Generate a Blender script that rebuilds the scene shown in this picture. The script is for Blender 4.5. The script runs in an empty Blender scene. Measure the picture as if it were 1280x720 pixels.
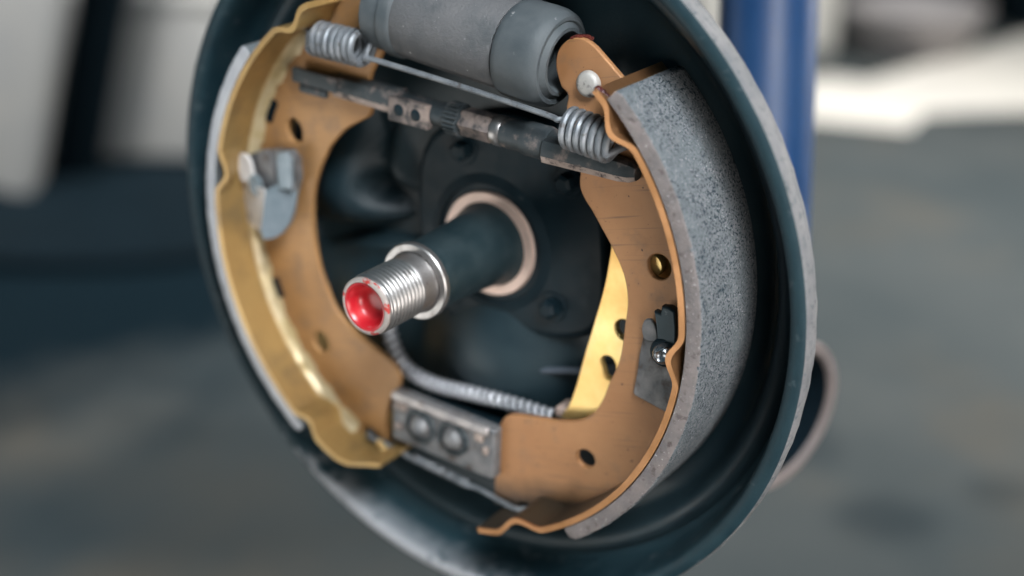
import bpy, bmesh, math, random
from mathutils import Vector, Matrix
import numpy as np

random.seed(7)
sc = bpy.context.scene
COL = sc.collection
PI = math.pi

# ------------------------------------------------------------------ frames
# The brake is modelled in its own frame (decimetres): the wheel axis is +z,
# pointing out of the drum; HUB is the hub centre in the world (metres).
HUB = Vector((0, 0, 0.55))
UB = Vector((.241, .971, 0)).normalized()              # world up, in the brake frame
RB = Matrix(((UB.y, -UB.x, 0), (0, 0, -1), (UB.x, UB.y, 0)))   # brake -> world rotation


def W(p):
    return HUB + RB @ (Vector(p) * 0.1)


# ------------------------------------------------------------------ camera
cam_d = bpy.data.cameras.new('camera')
cam = bpy.data.objects.new('camera', cam_d)
COL.objects.link(cam)
cr = RB @ Vector((0.7938, -0.1972, -0.5752)).normalized()      # the lens's right and forward directions
cf = RB @ Vector((-0.6082, -0.2573, -0.7509)).normalized()
cr = (cr - cf * cr.dot(cf)).normalized()
cu = cr.cross(cf)
loc = W((2.988, 1.077, 3.263))
cam.matrix_world = Matrix(((cr.x, cu.x, -cf.x, loc.x), (cr.y, cu.y, -cf.y, loc.y),
                           (cr.z, cu.z, -cf.z, loc.z), (0, 0, 0, 1)))
cam_d.lens = 49.04
cam_d.sensor_width = 36
cam_d.clip_start = 0.02
cam_d.clip_end = 200
cam_d.dof.use_dof = True
cam_d.dof.focus_distance = 0.418
cam_d.dof.aperture_fstop = 3.7
cam_d.dof.aperture_blades = 9
sc.camera = cam

# ------------------------------------------------------------------ light
world = bpy.data.worlds.new('World')
sc.world = world
world.use_nodes = True
bg = world.node_tree.nodes['Background']
bg.inputs[0].default_value = (.09, .33, .45, 1)
bg.inputs[1].default_value = 0.19


def area(name, pos, target, size, power, col, size_y=None):
    d = bpy.data.lights.new(name, 'AREA')
    d.energy = power
    d.color = col
    d.size = size
    if size_y:
        d.shape = 'RECTANGLE'
        d.size_y = size_y
    o = bpy.data.objects.new(name, d)
    COL.objects.link(o)
    o.location = pos
    o.rotation_euler = (Vector(target) - Vector(pos)).to_track_quat('-Z', 'Y').to_euler()
    return o


CR = Vector((.818, .575, 0)); CH = Vector((-.575, .818, 0)); UP = Vector((0, 0, 1))
BX = Vector((1, 0, 0)); BY = Vector((0, -1, 0))          # along the plate, and out of the drum
area('softbox_right', HUB + BX * .56 + BY * .34 - UP * .06, HUB + BX * .08, 0.34, 3.1, (1, .94, .89))
o_ = area('softbox_upper_right', HUB + BX * .62 + BY * .42 + UP * .85, HUB - BX * .04, 0.45, 1.7, (.92, .96, 1))
o_.data.spread = math.radians(40)
area('low_softbox_left', HUB - BX * .62 + BY * .66 - UP * .37, HUB + Vector((.02, 0, -.02)), 0.8, 3.6, (.98, .97, .93), .36)
area('added_fill_right', HUB + CR * 1.7 + CH * .75 + UP * .35, HUB + CR * .1 + CH * .1, 1.0, 20, (1, .96, .92))  # unseen lamp added to light the rim band and the blue tube
o_ = area('added_floor_fill', HUB + CR * 1.5 + CH * 1.5 + UP * 1.9, HUB + CR * .65 + CH * 1.35 - UP * .5, 1.0, 34, (1, .97, .92))  # unseen lamp added to brighten the floor at right
o_.data.spread = math.radians(75)
o_ = area('added_back_fill', HUB - CR * .8 + CH * .7 + UP * 2.0, HUB - CR * .95 + CH * 2.3 - UP * .1, 0.8, 36, (1, .97, .93))  # unseen lamp added to brighten the crate and panel at left
o_.data.spread = math.radians(80)

sc.view_settings.view_transform = 'Standard'
sc.view_settings.look = 'None'
sc.view_settings.exposure = -0.12
sc.view_settings.gamma = 1.0
sc.cycles.use_denoising = True
sc.cycles.max_bounces = 8
sc.cycles.caustics_reflective = False

# ------------------------------------------------------------------ materials
MATS = {}


def mat(name, c1, c2=None, rough=.5, metal=0.0, scale=40, rough2=None, bump=0.0, bscale=None, detail=5,
        lo=.35, hi=.65, spec=.5, third=None, tscale=8, tlo=.55, thi=.7, stretch=None, coat=0.0, specks=None, sscale=900, slo=.66, shi=.72, dust=None, dscale=60, dlo=.52, dhi=.75, scratch=None, sclo=.63, schi=.70):
    m = bpy.data.materials.new(name)
    m.use_nodes = True
    nt = m.node_tree
    b = nt.nodes['Principled BSDF']
    tc = nt.nodes.new('ShaderNodeTexCoord')
    src = tc.outputs['Object']
    if stretch:
        mp = nt.nodes.new('ShaderNodeMapping')
        mp.inputs['Scale'].default_value = stretch
        nt.links.new(src, mp.inputs[0])
        src = mp.outputs[0]

    def noise(s, d=detail):
        n = nt.nodes.new('ShaderNodeTexNoise')
        n.inputs['Scale'].default_value = s
        n.inputs['Detail'].default_value = d
        n.inputs['Roughness'].default_value = .6
        nt.links.new(src, n.inputs['Vector'])
        return n.outputs[0]

    def ramp(v, a, z):
        r = nt.nodes.new('ShaderNodeMapRange')
        r.inputs[1].default_value = a
        r.inputs[2].default_value = z
        nt.links.new(v, r.inputs[0])
        return r.outputs[0]

    def mix(f, a, bb):
        x = nt.nodes.new('ShaderNodeMix')
        x.data_type = 'RGBA'
        nt.links.new(f, x.inputs[0])
        if isinstance(a, tuple):
            x.inputs[6].default_value = (*a, 1)
        else:
            nt.links.new(a, x.inputs[6])
        x.inputs[7].default_value = (*bb, 1)
        return x.outputs[2]

    n1 = ramp(noise(scale), lo, hi)
    colr = mix(n1, c1, c2 or tuple(v * .8 for v in c1))
    if third:
        colr = mix(ramp(noise(tscale, 8), tlo, thi), colr, third)
    if dust:
        colr = mix(ramp(noise(dscale, 10), dlo, dhi), colr, dust)
    if scratch:
        for rot, sc3 in ((.5, (30, 1100, 60)), (2.2, (25, 900, 50))):
            mp2 = nt.nodes.new('ShaderNodeMapping')
            mp2.inputs['Rotation'].default_value = (0, 0, rot)
            mp2.inputs['Scale'].default_value = sc3
            nt.links.new(tc.outputs['Object'], mp2.inputs[0])
            n3 = nt.nodes.new('ShaderNodeTexNoise')
            n3.inputs['Scale'].default_value = 1.0
            n3.inputs['Detail'].default_value = 3
            nt.links.new(mp2.outputs[0], n3.inputs['Vector'])
            colr = mix(ramp(n3.outputs[0], sclo, schi), colr, scratch)
    if specks:
        colr = mix(ramp(noise(sscale, 2), slo, shi), colr, specks)
    nt.links.new(colr, b.inputs['Base Color'])
    rr = nt.nodes.new('ShaderNodeMapRange')
    rr.inputs[3].default_value = rough
    rr.inputs[4].default_value = rough2 if rough2 is not None else min(1, rough * 1.25)
    nt.links.new(n1, rr.inputs[0])
    nt.links.new(rr.outputs[0], b.inputs['Roughness'])
    b.inputs['Metallic'].default_value = metal
    b.inputs['Specular IOR Level'].default_value = spec
    b.inputs['Coat Weight'].default_value = coat
    b.inputs['Coat Roughness'].default_value = .25
    if bump:
        bn = nt.nodes.new('ShaderNodeBump')
        bn.inputs['Strength'].default_value = bump
        bn.inputs['Distance'].default_value = .0006
        nt.links.new(noise(bscale or scale * 3, 6), bn.inputs['Height'])
        nt.links.new(bn.outputs[0], b.inputs['Normal'])
    MATS[name] = m
    return m


M_plate = mat('black_plate_paint', (.009, .023, .031), (.013, .030, .038), .44, 0, 60, bump=.25, bscale=900, spec=.5,
              third=(.03, .05, .06), tscale=160, tlo=.66, thi=.78)
M_edge = mat('worn_steel_edge', (.135, .138, .145), (.205, .20, .20), .62, 0, 90, bump=.5, bscale=1500,
             third=(.08, .092, .10), tscale=420, tlo=.52, thi=.70)
M_lip = mat('dusty_plate_rim', (.007, .026, .036), (.012, .036, .047), .52, 0, 110, bump=.35, bscale=1100, spec=.35,
            third=(.11, .13, .14), tscale=190, tlo=.60, thi=.78)
M_bronze = mat('bronze_plated_steel', (.45, .225, .098), (.39, .185, .078), .46, .2, 35, rough2=.5, bump=.12, bscale=2200,
               third=(.27, .13, .06), tscale=55, tlo=.6, thi=.85, specks=(.10, .05, .03), sscale=520, slo=.69, shi=.76, dust=(.27, .16, .095), dscale=130, dlo=.55, dhi=.85, scratch=(.24, .13, .075), sclo=.64, schi=.76)
M_bronze_l = mat('gold_plated_steel', (.40, .215, .085), (.33, .17, .064), .42, .2, 30, rough2=.5, bump=.1, bscale=1800,
                 third=(.30, .16, .07), tscale=45, tlo=.6, thi=.85, specks=(.09, .05, .03), sscale=420, slo=.68, shi=.76, dust=(.20, .125, .075), dscale=110, dlo=.52, dhi=.82, scratch=(.20, .12, .07), sclo=.64, schi=.76)
M_table = mat('bronze_table', (.56, .29, .14), (.42, .21, .09), .33, .85, 60, bump=.1, bscale=1500)
M_table_l = mat('gold_table', (.47, .315, .125), (.38, .24, .09), .30, .5, 30, bump=.12, bscale=900, dust=(.25, .17, .08), dscale=70, dlo=.50, dhi=.72)
M_burnt = mat('burnt_varnish', (.05, .012, .015), (.14, .03, .02), .25, 0, 250, bump=.4, bscale=700)
M_gold = mat('yellow_zinc', (1.0, .74, .30), (.98, .60, .20), .36, .75, 55, bump=.08, bscale=900,
             third=(.98, .8, .45), tscale=35, tlo=.5, thi=.7)
M_cast = mat('grey_cast_iron', (.125, .125, .128), (.088, .094, .10), .62, 0, 55, bump=.6, bscale=1100, dust=(.05, .06, .066), dscale=75, dlo=.52, dhi=.74, specks=(.45, .45, .45), sscale=700, slo=.72, shi=.76)
M_rubber = mat('grey_rubber', (.055, .068, .076), (.08, .093, .10), .55, 0, 120, bump=.15, bscale=1500,
               third=(.30, .30, .30), tscale=300, tlo=.68, thi=.75)
M_darkrub = mat('black_rubber', (.018, .028, .033), (.03, .04, .045), .5, 0, 120)
M_steel = mat('bright_steel', (.50, .48, .47), (.34, .33, .325), .32, .9, 110, rough2=.42, bump=.08, third=(.22, .20, .19), tscale=240, tlo=.58, thi=.72)
M_steel_d = mat('dull_zinc', (.24, .235, .235), (.13, .14, .15), .5, .45, 130, bump=.35, bscale=900,
                third=(.10, .075, .065), tscale=230, tlo=.52, thi=.68)
M_zinc = mat('rubbed_zinc_edge', (.52, .48, .46), (.34, .32, .32), .42, .6, 220, bump=.2, bscale=900, third=(.16, .12, .10), tscale=260, tlo=.58, thi=.70)
M_weld = mat('weld_with_highlight', (.62, .52, .34), (.46, .35, .17), .28, .3, 70, bump=.3, bscale=300, coat=.5)  # cream colour paints the highlight along the weld
M_spring = mat('spring_steel', (.30, .32, .34), (.17, .19, .21), .45, .55, 150, third=(.10, .09, .085), tscale=330, tlo=.58, thi=.70)
M_cable = mat('galvanised_cable', (.60, .61, .64), (.48, .49, .52), .42, .45, 160)
M_black = mat('black_oxide', (.004, .013, .019), (.007, .019, .026), .5, .0, 120, third=(.06, .07, .075), tscale=240, tlo=.66, thi=.78, spec=.25)
M_strut = mat('worn_strut_plating', (.035, .048, .055), (.07, .08, .085), .5, .35, 150, bump=.3, bscale=700,
              third=(.26, .21, .19), tscale=150, tlo=.56, thi=.70)
M_rusty = mat('rusty_plating', (.46, .37, .32), (.30, .24, .21), .55, .2, 150, bump=.4, bscale=800,
              third=(.07, .06, .06), tscale=260, tlo=.54, thi=.64)
M_copper = mat('copper_tint_steel', (.78, .58, .49), (.62, .47, .40), .42, .35, 90)
M_red = mat('red_paint', (.42, .010, .018), (.55, .03, .035), .3, 0, 120, coat=.4)
M_redworn = mat('worn_red_steel', (.56, .50, .46), (.46, .41, .38), .4, .4, 300, third=(.60, .07, .06), tscale=200, tlo=.56, thi=.62)
M_blue = mat('blue_enamel', (.005, .045, .145), (.006, .052, .16), .38, 0, 20, spec=1.0)
M_pink = mat('pinkish_primer_steel', (.20, .165, .155), (.17, .145, .14), .55, 0, 60)
M_white = mat('white_plastic', (.70, .68, .64), (.64, .63, .60), .5, 0, 12)
M_pale = mat('pale_grey_paint', (.44, .44, .43), (.37, .38, .39), .5, 0, 9)
M_void = mat('black_plastic_and_shade', (.002, .007, .011), (.003, .009, .014), .7, 0, 12, spec=.1)  # near-black that also paints shade, on the floor sheet and inside the sleeve
M_sheet = mat('sunlit_floor', (.66, .63, .58), (.56, .54, .51), .7, 0, 5)  # white that puts sunlight into the floor colour
M_basin = mat('grey_galvanised', (.42, .39, .39), (.35, .33, .34), .45, .2, 8)


def lining_mat():
    m = mat('friction_lining', (.205, .212, .222), (.120, .136, .147), .85, 0, 260, bump=.9, bscale=1300, lo=.3, hi=.7,
            third=(.014, .032, .042), tscale=1250, tlo=.515, thi=.575, spec=.25, dust=(.15, .17, .18), dscale=45, dlo=.48, dhi=.70)
    nt = m.node_tree
    b = nt.nodes['Principled BSDF']
    tc = nt.nodes['Texture Coordinate']
    # pale mineral grains and patchy glazing
    old = b.inputs['Base Color'].links[0].from_socket
    n = nt.nodes.new('ShaderNodeTexVoronoi'); n.inputs['Scale'].default_value = 1250
    nt.links.new(tc.outputs['Object'], n.inputs['Vector'])
    r = nt.nodes.new('ShaderNodeMapRange'); r.inputs[1].default_value = .12; r.inputs[2].default_value = .26
    r.inputs[3].default_value = 1.0; r.inputs[4].default_value = 0
    nt.links.new(n.outputs['Distance'], r.inputs[0])
    k = nt.nodes.new('ShaderNodeTexNoise'); k.inputs['Scale'].default_value = 300
    nt.links.new(tc.outputs['Object'], k.inputs['Vector'])
    kr = nt.nodes.new('ShaderNodeMapRange'); kr.inputs[1].default_value = .46; kr.inputs[2].default_value = .58
    nt.links.new(k.outputs[0], kr.inputs[0])
    mu = nt.nodes.new('ShaderNodeMath'); mu.operation = 'MULTIPLY'
    nt.links.new(r.outputs[0], mu.inputs[0]); nt.links.new(kr.outputs[0], mu.inputs[1])
    x = nt.nodes.new('ShaderNodeMix'); x.data_type = 'RGBA'
    nt.links.new(mu.outputs[0], x.inputs[0]); nt.links.new(old, x.inputs[6]); x.inputs[7].default_value = (.52, .53, .54, 1)
    # sweep marks running round the arc, left by the drum
    sub = nt.nodes.new('ShaderNodeVectorMath'); sub.operation = 'SUBTRACT'; sub.inputs[1].default_value = (.00109, .09653, 0)
    nt.links.new(tc.outputs['Object'], sub.inputs[0])
    sep = nt.nodes.new('ShaderNodeSeparateXYZ'); nt.links.new(sub.outputs[0], sep.inputs[0])
    at_ = nt.nodes.new('ShaderNodeMath'); at_.operation = 'ARCTAN2'
    nt.links.new(sep.outputs[1], at_.inputs[0]); nt.links.new(sep.outputs[0], at_.inputs[1])
    cmb = nt.nodes.new('ShaderNodeCombineXYZ')
    m1 = nt.nodes.new('ShaderNodeMath'); m1.operation = 'MULTIPLY'; m1.inputs[1].default_value = 2.5
    m2 = nt.nodes.new('ShaderNodeMath'); m2.operation = 'MULTIPLY'; m2.inputs[1].default_value = 700
    nt.links.new(at_.outputs[0], m1.inputs[0]); nt.links.new(sep.outputs[2], m2.inputs[0])
    nt.links.new(m1.outputs[0], cmb.inputs[0]); nt.links.new(m2.outputs[0], cmb.inputs[1])
    sn_ = nt.nodes.new('ShaderNodeTexNoise'); sn_.inputs['Scale'].default_value = 1.0; sn_.inputs['Detail'].default_value = 4
    nt.links.new(cmb.outputs[0], sn_.inputs['Vector'])
    sr = nt.nodes.new('ShaderNodeMapRange'); sr.inputs[1].default_value = .52; sr.inputs[2].default_value = .72; sr.inputs[4].default_value = .45
    nt.links.new(sn_.outputs[0], sr.inputs[0])
    y = nt.nodes.new('ShaderNodeMix'); y.data_type = 'RGBA'
    nt.links.new(sr.outputs[0], y.inputs[0]); nt.links.new(x.outputs[2], y.inputs[6]); y.inputs[7].default_value = (.075, .092, .102, 1)
    nt.links.new(y.outputs[2], b.inputs['Base Color'])
    return m


M_lining = lining_mat()
M_liningside = mat('lining_side', (.215, .188, .18), (.155, .143, .142), .85, 0, 170, bump=.7, bscale=900, spec=.25,
                   third=(.10, .085, .08), tscale=330, tlo=.56, thi=.68, specks=(.42, .40, .39), sscale=900, slo=.66, shi=.72)
M_lining_pale = mat('highlit_lining', (.55, .56, .58), (.44, .45, .48), .6, 0, 90, bump=.4, bscale=800)  # pale tone paints the highlight on the left lining's front edge


def ground_mat():
    m = mat('concrete_floor', (.066, .074, .076), (.042, .053, .058), .8, 0, 2.2, bump=.5, bscale=60, detail=8,
            third=(.016, .026, .032), tscale=2.6, tlo=.57, thi=.74, spec=.06, dust=(.085, .078, .066), dscale=1.7, dlo=.50, dhi=.66)
    nt = m.node_tree
    b = nt.nodes['Principled BSDF']
    tc = nt.nodes['Texture Coordinate']
    old = b.inputs['Base Color'].links[0].from_socket
    for cx, cy, rx, ry, a, col in ((-1.30, .78, .72, .52, 1.0, (.0035, .010, .015)), (-.62, .50, .30, .20, .55, (.014, .024, .03)), (-.10, .80, .06, .05, .5, (.012, .02, .026)), (-.22, .90, .035, .06, .4, (.014, .022, .028)), (-.02, .92, .05, .035, .4, (.012, .02, .026))):  # first and largest patch paints shade into the floor at left
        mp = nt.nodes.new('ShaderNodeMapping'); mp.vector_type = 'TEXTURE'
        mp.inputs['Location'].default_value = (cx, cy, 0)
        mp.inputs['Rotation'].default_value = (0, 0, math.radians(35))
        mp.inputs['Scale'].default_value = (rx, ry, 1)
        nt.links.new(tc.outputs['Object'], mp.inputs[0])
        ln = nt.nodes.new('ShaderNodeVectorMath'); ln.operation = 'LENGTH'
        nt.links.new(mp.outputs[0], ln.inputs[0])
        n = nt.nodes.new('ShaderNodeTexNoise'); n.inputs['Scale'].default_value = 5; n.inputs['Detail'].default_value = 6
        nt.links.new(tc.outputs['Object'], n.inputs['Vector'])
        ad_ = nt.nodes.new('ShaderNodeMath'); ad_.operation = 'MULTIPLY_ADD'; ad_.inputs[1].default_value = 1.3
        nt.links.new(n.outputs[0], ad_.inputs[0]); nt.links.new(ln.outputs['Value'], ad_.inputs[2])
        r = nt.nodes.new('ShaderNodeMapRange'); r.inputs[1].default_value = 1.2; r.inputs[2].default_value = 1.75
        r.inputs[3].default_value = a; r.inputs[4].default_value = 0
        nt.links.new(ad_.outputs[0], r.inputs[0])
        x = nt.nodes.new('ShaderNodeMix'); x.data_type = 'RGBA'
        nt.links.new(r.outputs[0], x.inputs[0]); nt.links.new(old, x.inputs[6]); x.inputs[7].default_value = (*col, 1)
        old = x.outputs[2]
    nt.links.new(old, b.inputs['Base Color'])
    return m


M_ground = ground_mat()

def lit_wear_arc(m):
    """Pale arc painted on the bottom of the rim for caught light, broken up with scuffs."""
    nt = m.node_tree
    b = nt.nodes['Principled BSDF']
    tc = nt.nodes['Texture Coordinate']
    old = b.inputs['Base Color'].links[0].from_socket
    dt = nt.nodes.new('ShaderNodeVectorMath'); dt.operation = 'DOT_PRODUCT'
    dt.inputs[1].default_value = (-.42, -.91, 0)
    nt.links.new(tc.outputs['Object'], dt.inputs[0])
    n = nt.nodes.new('ShaderNodeTexNoise'); n.inputs['Scale'].default_value = 160; n.inputs['Detail'].default_value = 8
    nt.links.new(tc.outputs['Object'], n.inputs['Vector'])
    mr = nt.nodes.new('ShaderNodeMapRange'); mr.inputs[1].default_value = .095; mr.inputs[2].default_value = .122
    mr.inputs[3].default_value = -.35; mr.inputs[4].default_value = .32
    nt.links.new(dt.outputs['Value'], mr.inputs[0])
    ad_ = nt.nodes.new('ShaderNodeMath'); ad_.operation = 'ADD'
    nt.links.new(mr.outputs[0], ad_.inputs[0]); nt.links.new(n.outputs[0], ad_.inputs[1])
    r = nt.nodes.new('ShaderNodeMapRange'); r.inputs[1].default_value = .5; r.inputs[2].default_value = .72
    nt.links.new(ad_.outputs[0], r.inputs[0])
    flat = nt.nodes.new('ShaderNodeVectorMath'); flat.operation = 'MULTIPLY'; flat.inputs[1].default_value = (1, 1, 0)
    nt.links.new(tc.outputs['Object'], flat.inputs[0])
    ln = nt.nodes.new('ShaderNodeVectorMath'); ln.operation = 'LENGTH'
    nt.links.new(flat.outputs[0], ln.inputs[0])
    gr = nt.nodes.new('ShaderNodeMapRange'); gr.inputs[1].default_value = .1195; gr.inputs[2].default_value = .1225
    nt.links.new(ln.outputs['Value'], gr.inputs[0])
    gm = nt.nodes.new('ShaderNodeMath'); gm.operation = 'MULTIPLY'
    nt.links.new(r.outputs[0], gm.inputs[0]); nt.links.new(gr.outputs[0], gm.inputs[1])
    x = nt.nodes.new('ShaderNodeMix'); x.data_type = 'RGBA'
    nt.links.new(gm.outputs[0], x.inputs[0]); nt.links.new(old, x.inputs[6]); x.inputs[7].default_value = (.33, .34, .36, 1)
    nt.links.new(x.outputs[2], b.inputs['Base Color'])


def painted_shade(m, name, lo, hi, zmax):
    """Copy of a metal with shade painted into the colour at the lower end of the shoe."""
    m = m.copy(); m.name = name
    nt = m.node_tree
    b = nt.nodes['Principled BSDF']
    tc = nt.nodes['Texture Coordinate']
    old = b.inputs['Base Color'].links[0].from_socket
    sep = nt.nodes.new('ShaderNodeSeparateXYZ'); nt.links.new(tc.outputs['Object'], sep.inputs[0])
    n = nt.nodes.new('ShaderNodeTexNoise'); n.inputs['Scale'].default_value = 90; n.inputs['Detail'].default_value = 6
    nt.links.new(tc.outputs['Object'], n.inputs['Vector'])
    a_ = nt.nodes.new('ShaderNodeMath'); a_.operation = 'MULTIPLY_ADD'; a_.inputs[1].default_value = .010
    nt.links.new(n.outputs[0], a_.inputs[0]); nt.links.new(sep.outputs[1], a_.inputs[2])
    r = nt.nodes.new('ShaderNodeMapRange'); r.inputs[1].default_value = lo + .005; r.inputs[2].default_value = hi + .005
    r.inputs[3].default_value = .96; r.inputs[4].default_value = 0
    nt.links.new(a_.outputs[0], r.inputs[0])
    g = nt.nodes.new('ShaderNodeMath'); g.operation = 'LESS_THAN'; g.inputs[1].default_value = zmax
    nt.links.new(sep.outputs[2], g.inputs[0])
    f = nt.nodes.new('ShaderNodeMath'); f.operation = 'MULTIPLY'
    nt.links.new(r.outputs[0], f.inputs[0]); nt.links.new(g.outputs[0], f.inputs[1])
    x = nt.nodes.new('ShaderNodeMix'); x.data_type = 'RGBA'
    nt.links.new(f.outputs[0], x.inputs[0]); nt.links.new(old, x.inputs[6]); x.inputs[7].default_value = (.010, .012, .010, 1)
    nt.links.new(x.outputs[2], b.inputs['Base Color'])
    mt_ = nt.nodes.new('ShaderNodeMath'); mt_.operation = 'MULTIPLY_ADD'
    m0 = b.inputs['Metallic'].default_value
    mt_.inputs[1].default_value = -m0; mt_.inputs[2].default_value = m0
    nt.links.new(f.outputs[0], mt_.inputs[0]); nt.links.new(mt_.outputs[0], b.inputs['Metallic'])
    return m


M_bronze_r = painted_shade(M_bronze, 'bronze_with_shade', .006, .017, 1.0)
M_table_r = painted_shade(M_table, 'bronze_table_with_shade', .016, .034, .0183)  # shade at the shoe's lower end is painted into both metals
lit_wear_arc(M_lip)  # light caught by the lower rim painted in, with scuffs


# ------------------------------------------------------------------ helpers
def link(o):
    COL.objects.link(o)
    return o


class Thing:
    """An Empty at the thing's base; parts are given in the brake frame (dm)."""

    def __init__(self, name, label, cat, anchor, group=None, world=False):
        self.world = world
        self.a = Vector(anchor)
        o = bpy.data.objects.new(name, None)
        o.empty_display_size = .01
        link(o)
        if world:
            o.location = self.a
        else:
            o.matrix_world = Matrix.Translation(W(anchor)) @ RB.to_4x4()
        o['label'] = label
        o['category'] = cat
        if group:
            o['group'] = group
        self.o = o

    def part(self, name, bm, m, parent=None, label=None, smooth=True, sharp=35):
        me = bm if isinstance(bm, bpy.types.Mesh) else None
        if me is None:
            me = bpy.data.meshes.new(name)
            bmesh.ops.recalc_face_normals(bm, faces=bm.faces)
            bm.to_mesh(me)
            bm.free()
        me.name = name
        s = 1.0 if self.world else 0.1
        me.transform(Matrix.Scale(s, 4) @ Matrix.Translation(-self.a))
        for mm in (m if isinstance(m, (list, tuple)) else [m]):
            me.materials.append(mm)
        if smooth:
            me.shade_smooth()
            me.set_sharp_from_angle(angle=math.radians(sharp))
        o = bpy.data.objects.new(name, me)
        link(o)
        o.parent = parent or self.o
        if label:
            o['label'] = label
        return o


def grid_faces(bm, V, wrap_i=False, wrap_j=False, mi=0):
    ni, nj = len(V), len(V[0])
    for i in range(ni if wrap_i else ni - 1):
        for j in range(nj if wrap_j else nj - 1):
            a, b = V[i][j], V[(i + 1) % ni][j]
            c, d = V[(i + 1) % ni][(j + 1) % nj], V[i][(j + 1) % nj]
            vs = []
            for v in (a, b, c, d):
                if v not in vs:
                    vs.append(v)
            if len(vs) > 2:
                f = bm.faces.new(vs)
                f.material_index = mi


def frame(d):
    d = Vector(d).normalized()
    h = Vector((0, 0, 1)) if abs(d.z) < .9 else Vector((0, 1, 0))
    x = (h - d * h.dot(d)).normalized()
    return x, d.cross(x), d


def lathe(profile, base=(0, 0, 0), axis=(0, 0, 1), n=64, closed=False, bm=None, wob=None):
    """profile: (radius, distance along the axis)."""
    bm = bm or bmesh.new()
    x, y, d = frame(axis)
    base = Vector(base)
    V = []
    for k in range(n):
        t = 2 * PI * k / n
        row = []
        for r, z in profile:
            if wob:
                r, z = wob(r, z, t)
            row.append(bm.verts.new(base + d * z + (x * math.cos(t) + y * math.sin(t)) * r))
        V.append(row)
    grid_faces(bm, V, wrap_i=True, wrap_j=closed)
    bmesh.ops.remove_doubles(bm, verts=bm.verts, dist=1e-6)
    return bm


def tube(pts, r, n=10, bm=None, caps=True):
    """Round bar along a list of points; r is a number or a list."""
    bm = bm or bmesh.new()
    P = [Vector(p) for p in pts]
    R = r if isinstance(r, (list, tuple)) else [r] * len(P)
    T = []
    for i in range(len(P)):
        T.append((P[min(i + 1, len(P) - 1)] - P[max(i - 1, 0)]).normalized())
    x = frame(T[0])[0]
    V = []
    for i, p in enumerate(P):
        x = (x - T[i] * x.dot(T[i])).normalized()
        y = T[i].cross(x)
        V.append([bm.verts.new(p + (x * math.cos(2 * PI * k / n) + y * math.sin(2 * PI * k / n)) * R[i]) for k in range(n)])
    grid_faces(bm, V, wrap_j=True)
    if caps:
        bm.faces.new(V[0][::-1])
        bm.faces.new(V[-1])
    return bm


def smooth_path(pts, n=8):
    """Catmull-Rom through the points."""
    P = [Vector(p) for p in pts]
    P = [P[0] * 2 - P[1]] + P + [P[-1] * 2 - P[-2]]
    out = []
    for i in range(1, len(P) - 2):
        for k in range(n):
            t = k / n
            a, b, c, d = P[i - 1:i + 3]
            out.append(.5 * ((2 * b) + (c - a) * t + (2 * a - 5 * b + 4 * c - d) * t * t + (3 * b - a - 3 * c + d) * t ** 3))
    out.append(P[-2])
    return out


def helix(a, b, r, turns, wire, seg=22, n=8, phase=0.0, r_end=None):
    a, b = Vector(a), Vector(b)
    x, y, d = frame(b - a)
    N = int(turns * seg)
    pts = []
    for i in range(N + 1):
        t = i / N
        w = 2 * PI * turns * t + phase
        rr = r if r_end is None else r + (r_end - r) * t
        pts.append(a.lerp(b, t) + (x * math.cos(w) + y * math.sin(w)) * rr)
    return tube(pts, wire, n), pts


def prism(outline, z0, z1, bevel=.006, holes=(), res=2):
    """Flat plate with holes between two z levels, edges rounded: a filled 2D curve turned to mesh."""
    cu = bpy.data.curves.new('tmp', 'CURVE')
    cu.dimensions = '2D'
    cu.fill_mode = 'BOTH'
    cu.extrude = abs(z1 - z0) / 2 - bevel
    cu.bevel_depth = bevel
    cu.bevel_resolution = res
    cu.offset = -bevel
    for loop in [outline, *holes]:
        s = cu.splines.new('POLY')
        s.points.add(len(loop) - 1)
        for p, q in zip(s.points, loop):
            p.co = (q[0], q[1], 0, 1)
        s.use_cyclic_u = True
    o = bpy.data.objects.new('tmp', cu)
    link(o)
    dg = bpy.context.evaluated_depsgraph_get()
    me = bpy.data.meshes.new_from_object(o.evaluated_get(dg))
    bpy.data.objects.remove(o)
    bpy.data.curves.remove(cu)
    me.materials.clear()
    me.transform(Matrix.Translation((0, 0, (z0 + z1) / 2)))
    return me


def circle(c, r, n=28, ry=None, rot=0):
    out = []
    for k in range(n):
        t = 2 * PI * k / n
        x, y = r * math.cos(t), (ry or r) * math.sin(t)
        out.append((c[0] + x * math.cos(rot) - y * math.sin(rot), c[1] + x * math.sin(rot) + y * math.cos(rot)))
    return out


def round_poly(pts, it=2):
    """Chaikin corner cutting of a closed outline."""
    P = [tuple(p) for p in pts]
    for _ in range(it):
        Q = []
        for i in range(len(P)):
            a, b = P[i], P[(i + 1) % len(P)]
            Q += [(a[0] * .78 + b[0] * .22, a[1] * .78 + b[1] * .22), (a[0] * .22 + b[0] * .78, a[1] * .22 + b[1] * .78)]
        P = Q
    return P


def spline2(pts, n=6):
    return [(p.x, p.y) for p in smooth_path([(a, b, 0) for a, b in pts], n)]


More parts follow.
